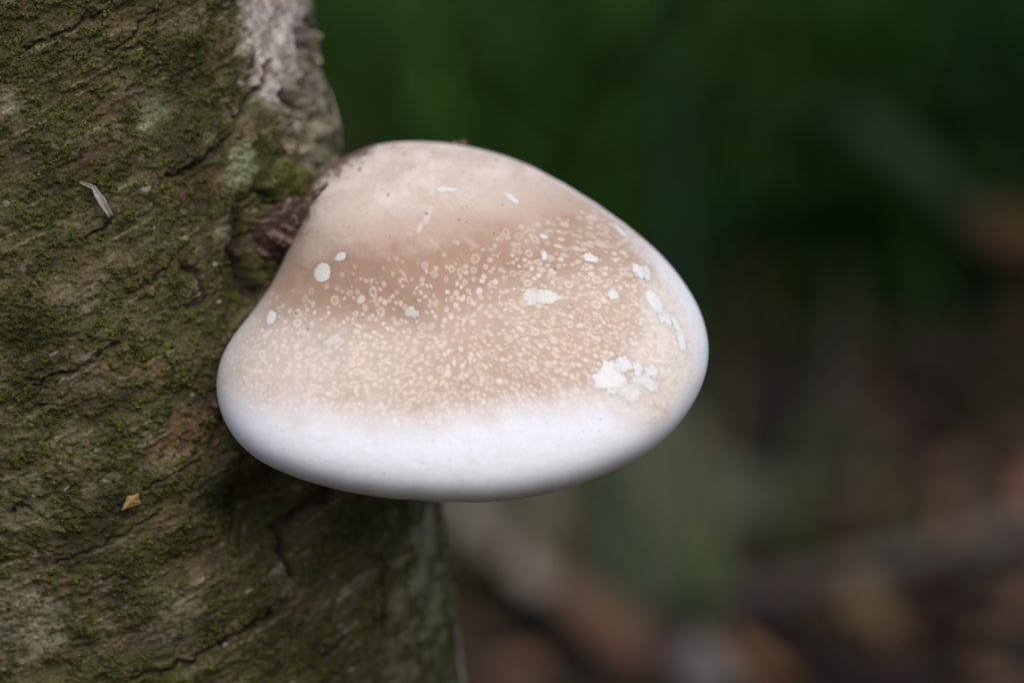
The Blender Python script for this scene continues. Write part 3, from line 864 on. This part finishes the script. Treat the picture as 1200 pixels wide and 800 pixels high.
# mossy mound between trunk and branch
def mound():
    p = gnd(672, 650, 0)
    nu, nvv = 70, 36
    tu, tv = np.linspace(0, 2 * math.pi, nu, endpoint=False), np.linspace(0.02, 1, nvv)
    UU, VV = np.meshgrid(tu, tv)
    n = fbm(np.cos(UU).ravel() * VV.ravel() * 3, np.sin(UU).ravel() * VV.ravel() * 3, 300, 4, .55)
    r = VV.ravel() * (1 + .35 * fbm(np.cos(UU).ravel() * 1.3, np.sin(UU).ravel() * 1.3, 301, 2))
    h = (np.cos(np.clip(r, 0, 1.3) * math.pi / 2 / 1.15)) * (1 + .45 * n)
    P = np.stack([np.cos(UU).ravel() * r * .25, np.sin(UU).ravel() * r * .30, h * .19 - .03], -1)
    cc = np.ones((len(n), 3)) * np.array([.055, .062, .036])
    cc = lerp(cc, (.10, .09, .062), sstep(.0, .6, n))
    cc = lerp(cc, (.05, .055, .03), sstep(.15, .5, -n))
    o = mesh_np('moss_mound', P, grid_faces(nu, nvv, True), M_moss, None, True, cc)
    o.location = (p[0], p[1] + .12, 0)
    tag(o, 'blurred pale grey-green mossy mound on the floor behind the fungus', 'mound')
mound()

# grass: a dark mass filling the background
def grass():
    V, F, C = [], [], []
    def blade(x, y, h, wd, lean, az, col):
        z0 = float(ground_z(np.array([x]), np.array([y]))[0])
        d = np.array([math.cos(az), math.sin(az)]); s = np.array([-d[1], d[0]])
        b0 = len(V)
        for i in range(6):
            f = i / 5
            q = np.array([x, y]) + d * lean * f**1.8
            zz = z0 + h * (f - .38 * f**3 * min(1.4, lean / max(h, .05)))
            wv = wd * (1 - f**2.2) + .0004
            V.extend([(q[0] - s[0] * wv, q[1] - s[1] * wv, zz), (q[0] + s[0] * wv, q[1] + s[1] * wv, zz)])
            C.extend([col * (.8 + .35 * f)] * 2)
        for i in range(5):
            F.append((b0 + 2 * i, b0 + 2 * i + 1, b0 + 2 * i + 3, b0 + 2 * i + 2))
    G = np.array([(.022, .075, .012), (.035, .110, .015), (.016, .070, .022), (.05, .105, .018), (.07, .07, .028), (.020, .080, .040)]) * 1.55
    tus = [(x_, 3.2 + (.9 if x_ > .15 else 0) + 3.6 * rng.random()**1.3) for x_ in rng.uniform(-1.5, 2.6, 320)]
    for (tx, ty) in tus:
        base = G[rng.choice(6, p=[.26, .26, .2, .14, .08, .06])] * np.array([1.15, 1.1, .8]) * rng.uniform(.35, 1.25)
        for _ in range(34):
            blade(tx + rng.normal(0, .07), ty + rng.normal(0, .07), rng.uniform(.5, 1.1), rng.uniform(.003, .010), rng.uniform(.35, 1.3), rng.choice([0, 3.14]) + rng.normal(0, 1.0), base * .85 * rng.uniform(.45, 1.45))
    WC = np.array([(.05, .10, .018), (.03, .085, .03), (.025, .07, .04), (.085, .075, .03), (.04, .075, .015), (.10, .06, .03)])
    for _ in range(150):                                         # broad arching leaves leaning among the tussocks
        y = rng.uniform(4.0, 5.2); x = rng.uniform(-1.1, 1.7)
        blade(x, y, rng.uniform(.5, .95), rng.uniform(.010, .022), rng.uniform(.7, 1.6), rng.choice([0.3, 2.8, -.3, 3.5]) + rng.normal(0, .5), WC[rng.integers(6)] * rng.uniform(.3, 1.25))
    for _ in range(800):                                         # sparse short grass in the litter
        y = rng.uniform(1.9, 4.2); x = rng.uniform(-.4, .5) + .8 * (rng.random() < .2)
        if perlin(np.array([x * 1.7]), np.array([y * 1.7]), 320)[0] < -.05: continue
        blade(x, y, rng.uniform(.08, .28), rng.uniform(.003, .007), rng.uniform(.04, .25), rng.uniform(0, 6.28), G[rng.integers(6)] * np.array([1.2, .68, .9]) * rng.uniform(.3, .8))
    o = mesh_np('grass', V, F, M_grass, None, True, np.array(C))
    tag(o, 'long dark green grass filling the background', None, None, 'stuff')
grass()

def big_blade(name, a, b, Y0, Y1, wd, col, label, cat, bend=.03):
    """a single broad leaf or stem standing between two places"""
    A, B = at(a[0], a[1], Y0), at(b[0], b[1], Y1)
    n = 12
    V, C = [], []
    for i in range(n):
        f = i / (n - 1)
        p = A * (1 - f) + B * f + np.array([bend * math.sin(math.pi * f), 0, 0])
        wv = wd * (math.sin(math.pi * (.12 + .86 * f))**.6)
        side = np.cross(B - A, [0, 1, 0]); side /= np.linalg.norm(side)
        V += [p - side * wv, p + np.array([0, .25 * wv, 0]), p + side * wv]
        C += [np.array(col) * rng.uniform(.9, 1.1)] * 3
    F = grid_faces(3, n)
    o = mesh_np(name, V, F, M_grass, None, True, np.array(C))
    so = o.modifiers.new('thick', 'SOLIDIFY'); so.thickness = .0008
    return tag(o, label, cat)
# tall blades rise from the floor; their feet are where the line of each meets the ground
def rooted(px_top, py_top, px_bot, Y, wd, col, label, cat, name, bend=.0):
    T = at(px_top, py_top, Y)
    Bx = at(px_bot, 500, Y)[0]
    gz = float(ground_z(np.array([Bx]), np.array([Y]))[0])
    n = 16
    V, C = [], []
    A = np.array([Bx, Y, gz]); 
    for i in range(n):
        f = i / (n - 1)
        p = A * (1 - f) + T * f + np.array([bend * math.sin(math.pi * f), 0, 0])
        wv = wd * max(.06, (1 - f**3))
        V += [p + np.array([-wv, .3 * wv, 0]), p, p + np.array([wv, .3 * wv, 0])]
        C += [np.array(col) * rng.uniform(.9, 1.1)] * 3
    o = mesh_np(name, np.array(V) - A, grid_faces(3, n), M_grass, None, True, np.array(C))
    o.location = A
    so = o.modifiers.new('thick', 'SOLIDIFY'); so.thickness = .001
    return tag(o, label, cat)
rooted(775, -40, 815, 2.6, .017, (.013, .034, .018), 'broad blurred blue-green blade standing upright behind the right shoulder of the fungus', 'grass blade', 'grass_blade', .0)
rooted(998, 285, 962, 2.5, .009, (.06, .058, .048), 'blurred grey dead stem standing right of the fungus', 'stem', 'dead_grass_stalk')
big_blade('grass_blade', (990, 135), (1140, 265), 3.5, 3.35, .026, (.020, .036, .022), 'blurred pale green blade slanting down to the right in the dark grass', 'grass blade', .02)
rooted(405, 90, 455, 2.4, .020, (.05, .045, .018), 'blurred brownish-olive blade just right of the upper trunk', 'grass blade', 'grass_blade', .0)
ol = big_blade('hanging_leaf', (1140, 262), (1240, 285), 3.6, 3.6, .035, (.085, .048, .026), 'blurred orange dead leaf caught in the grass at the right edge', 'leaf', .0)
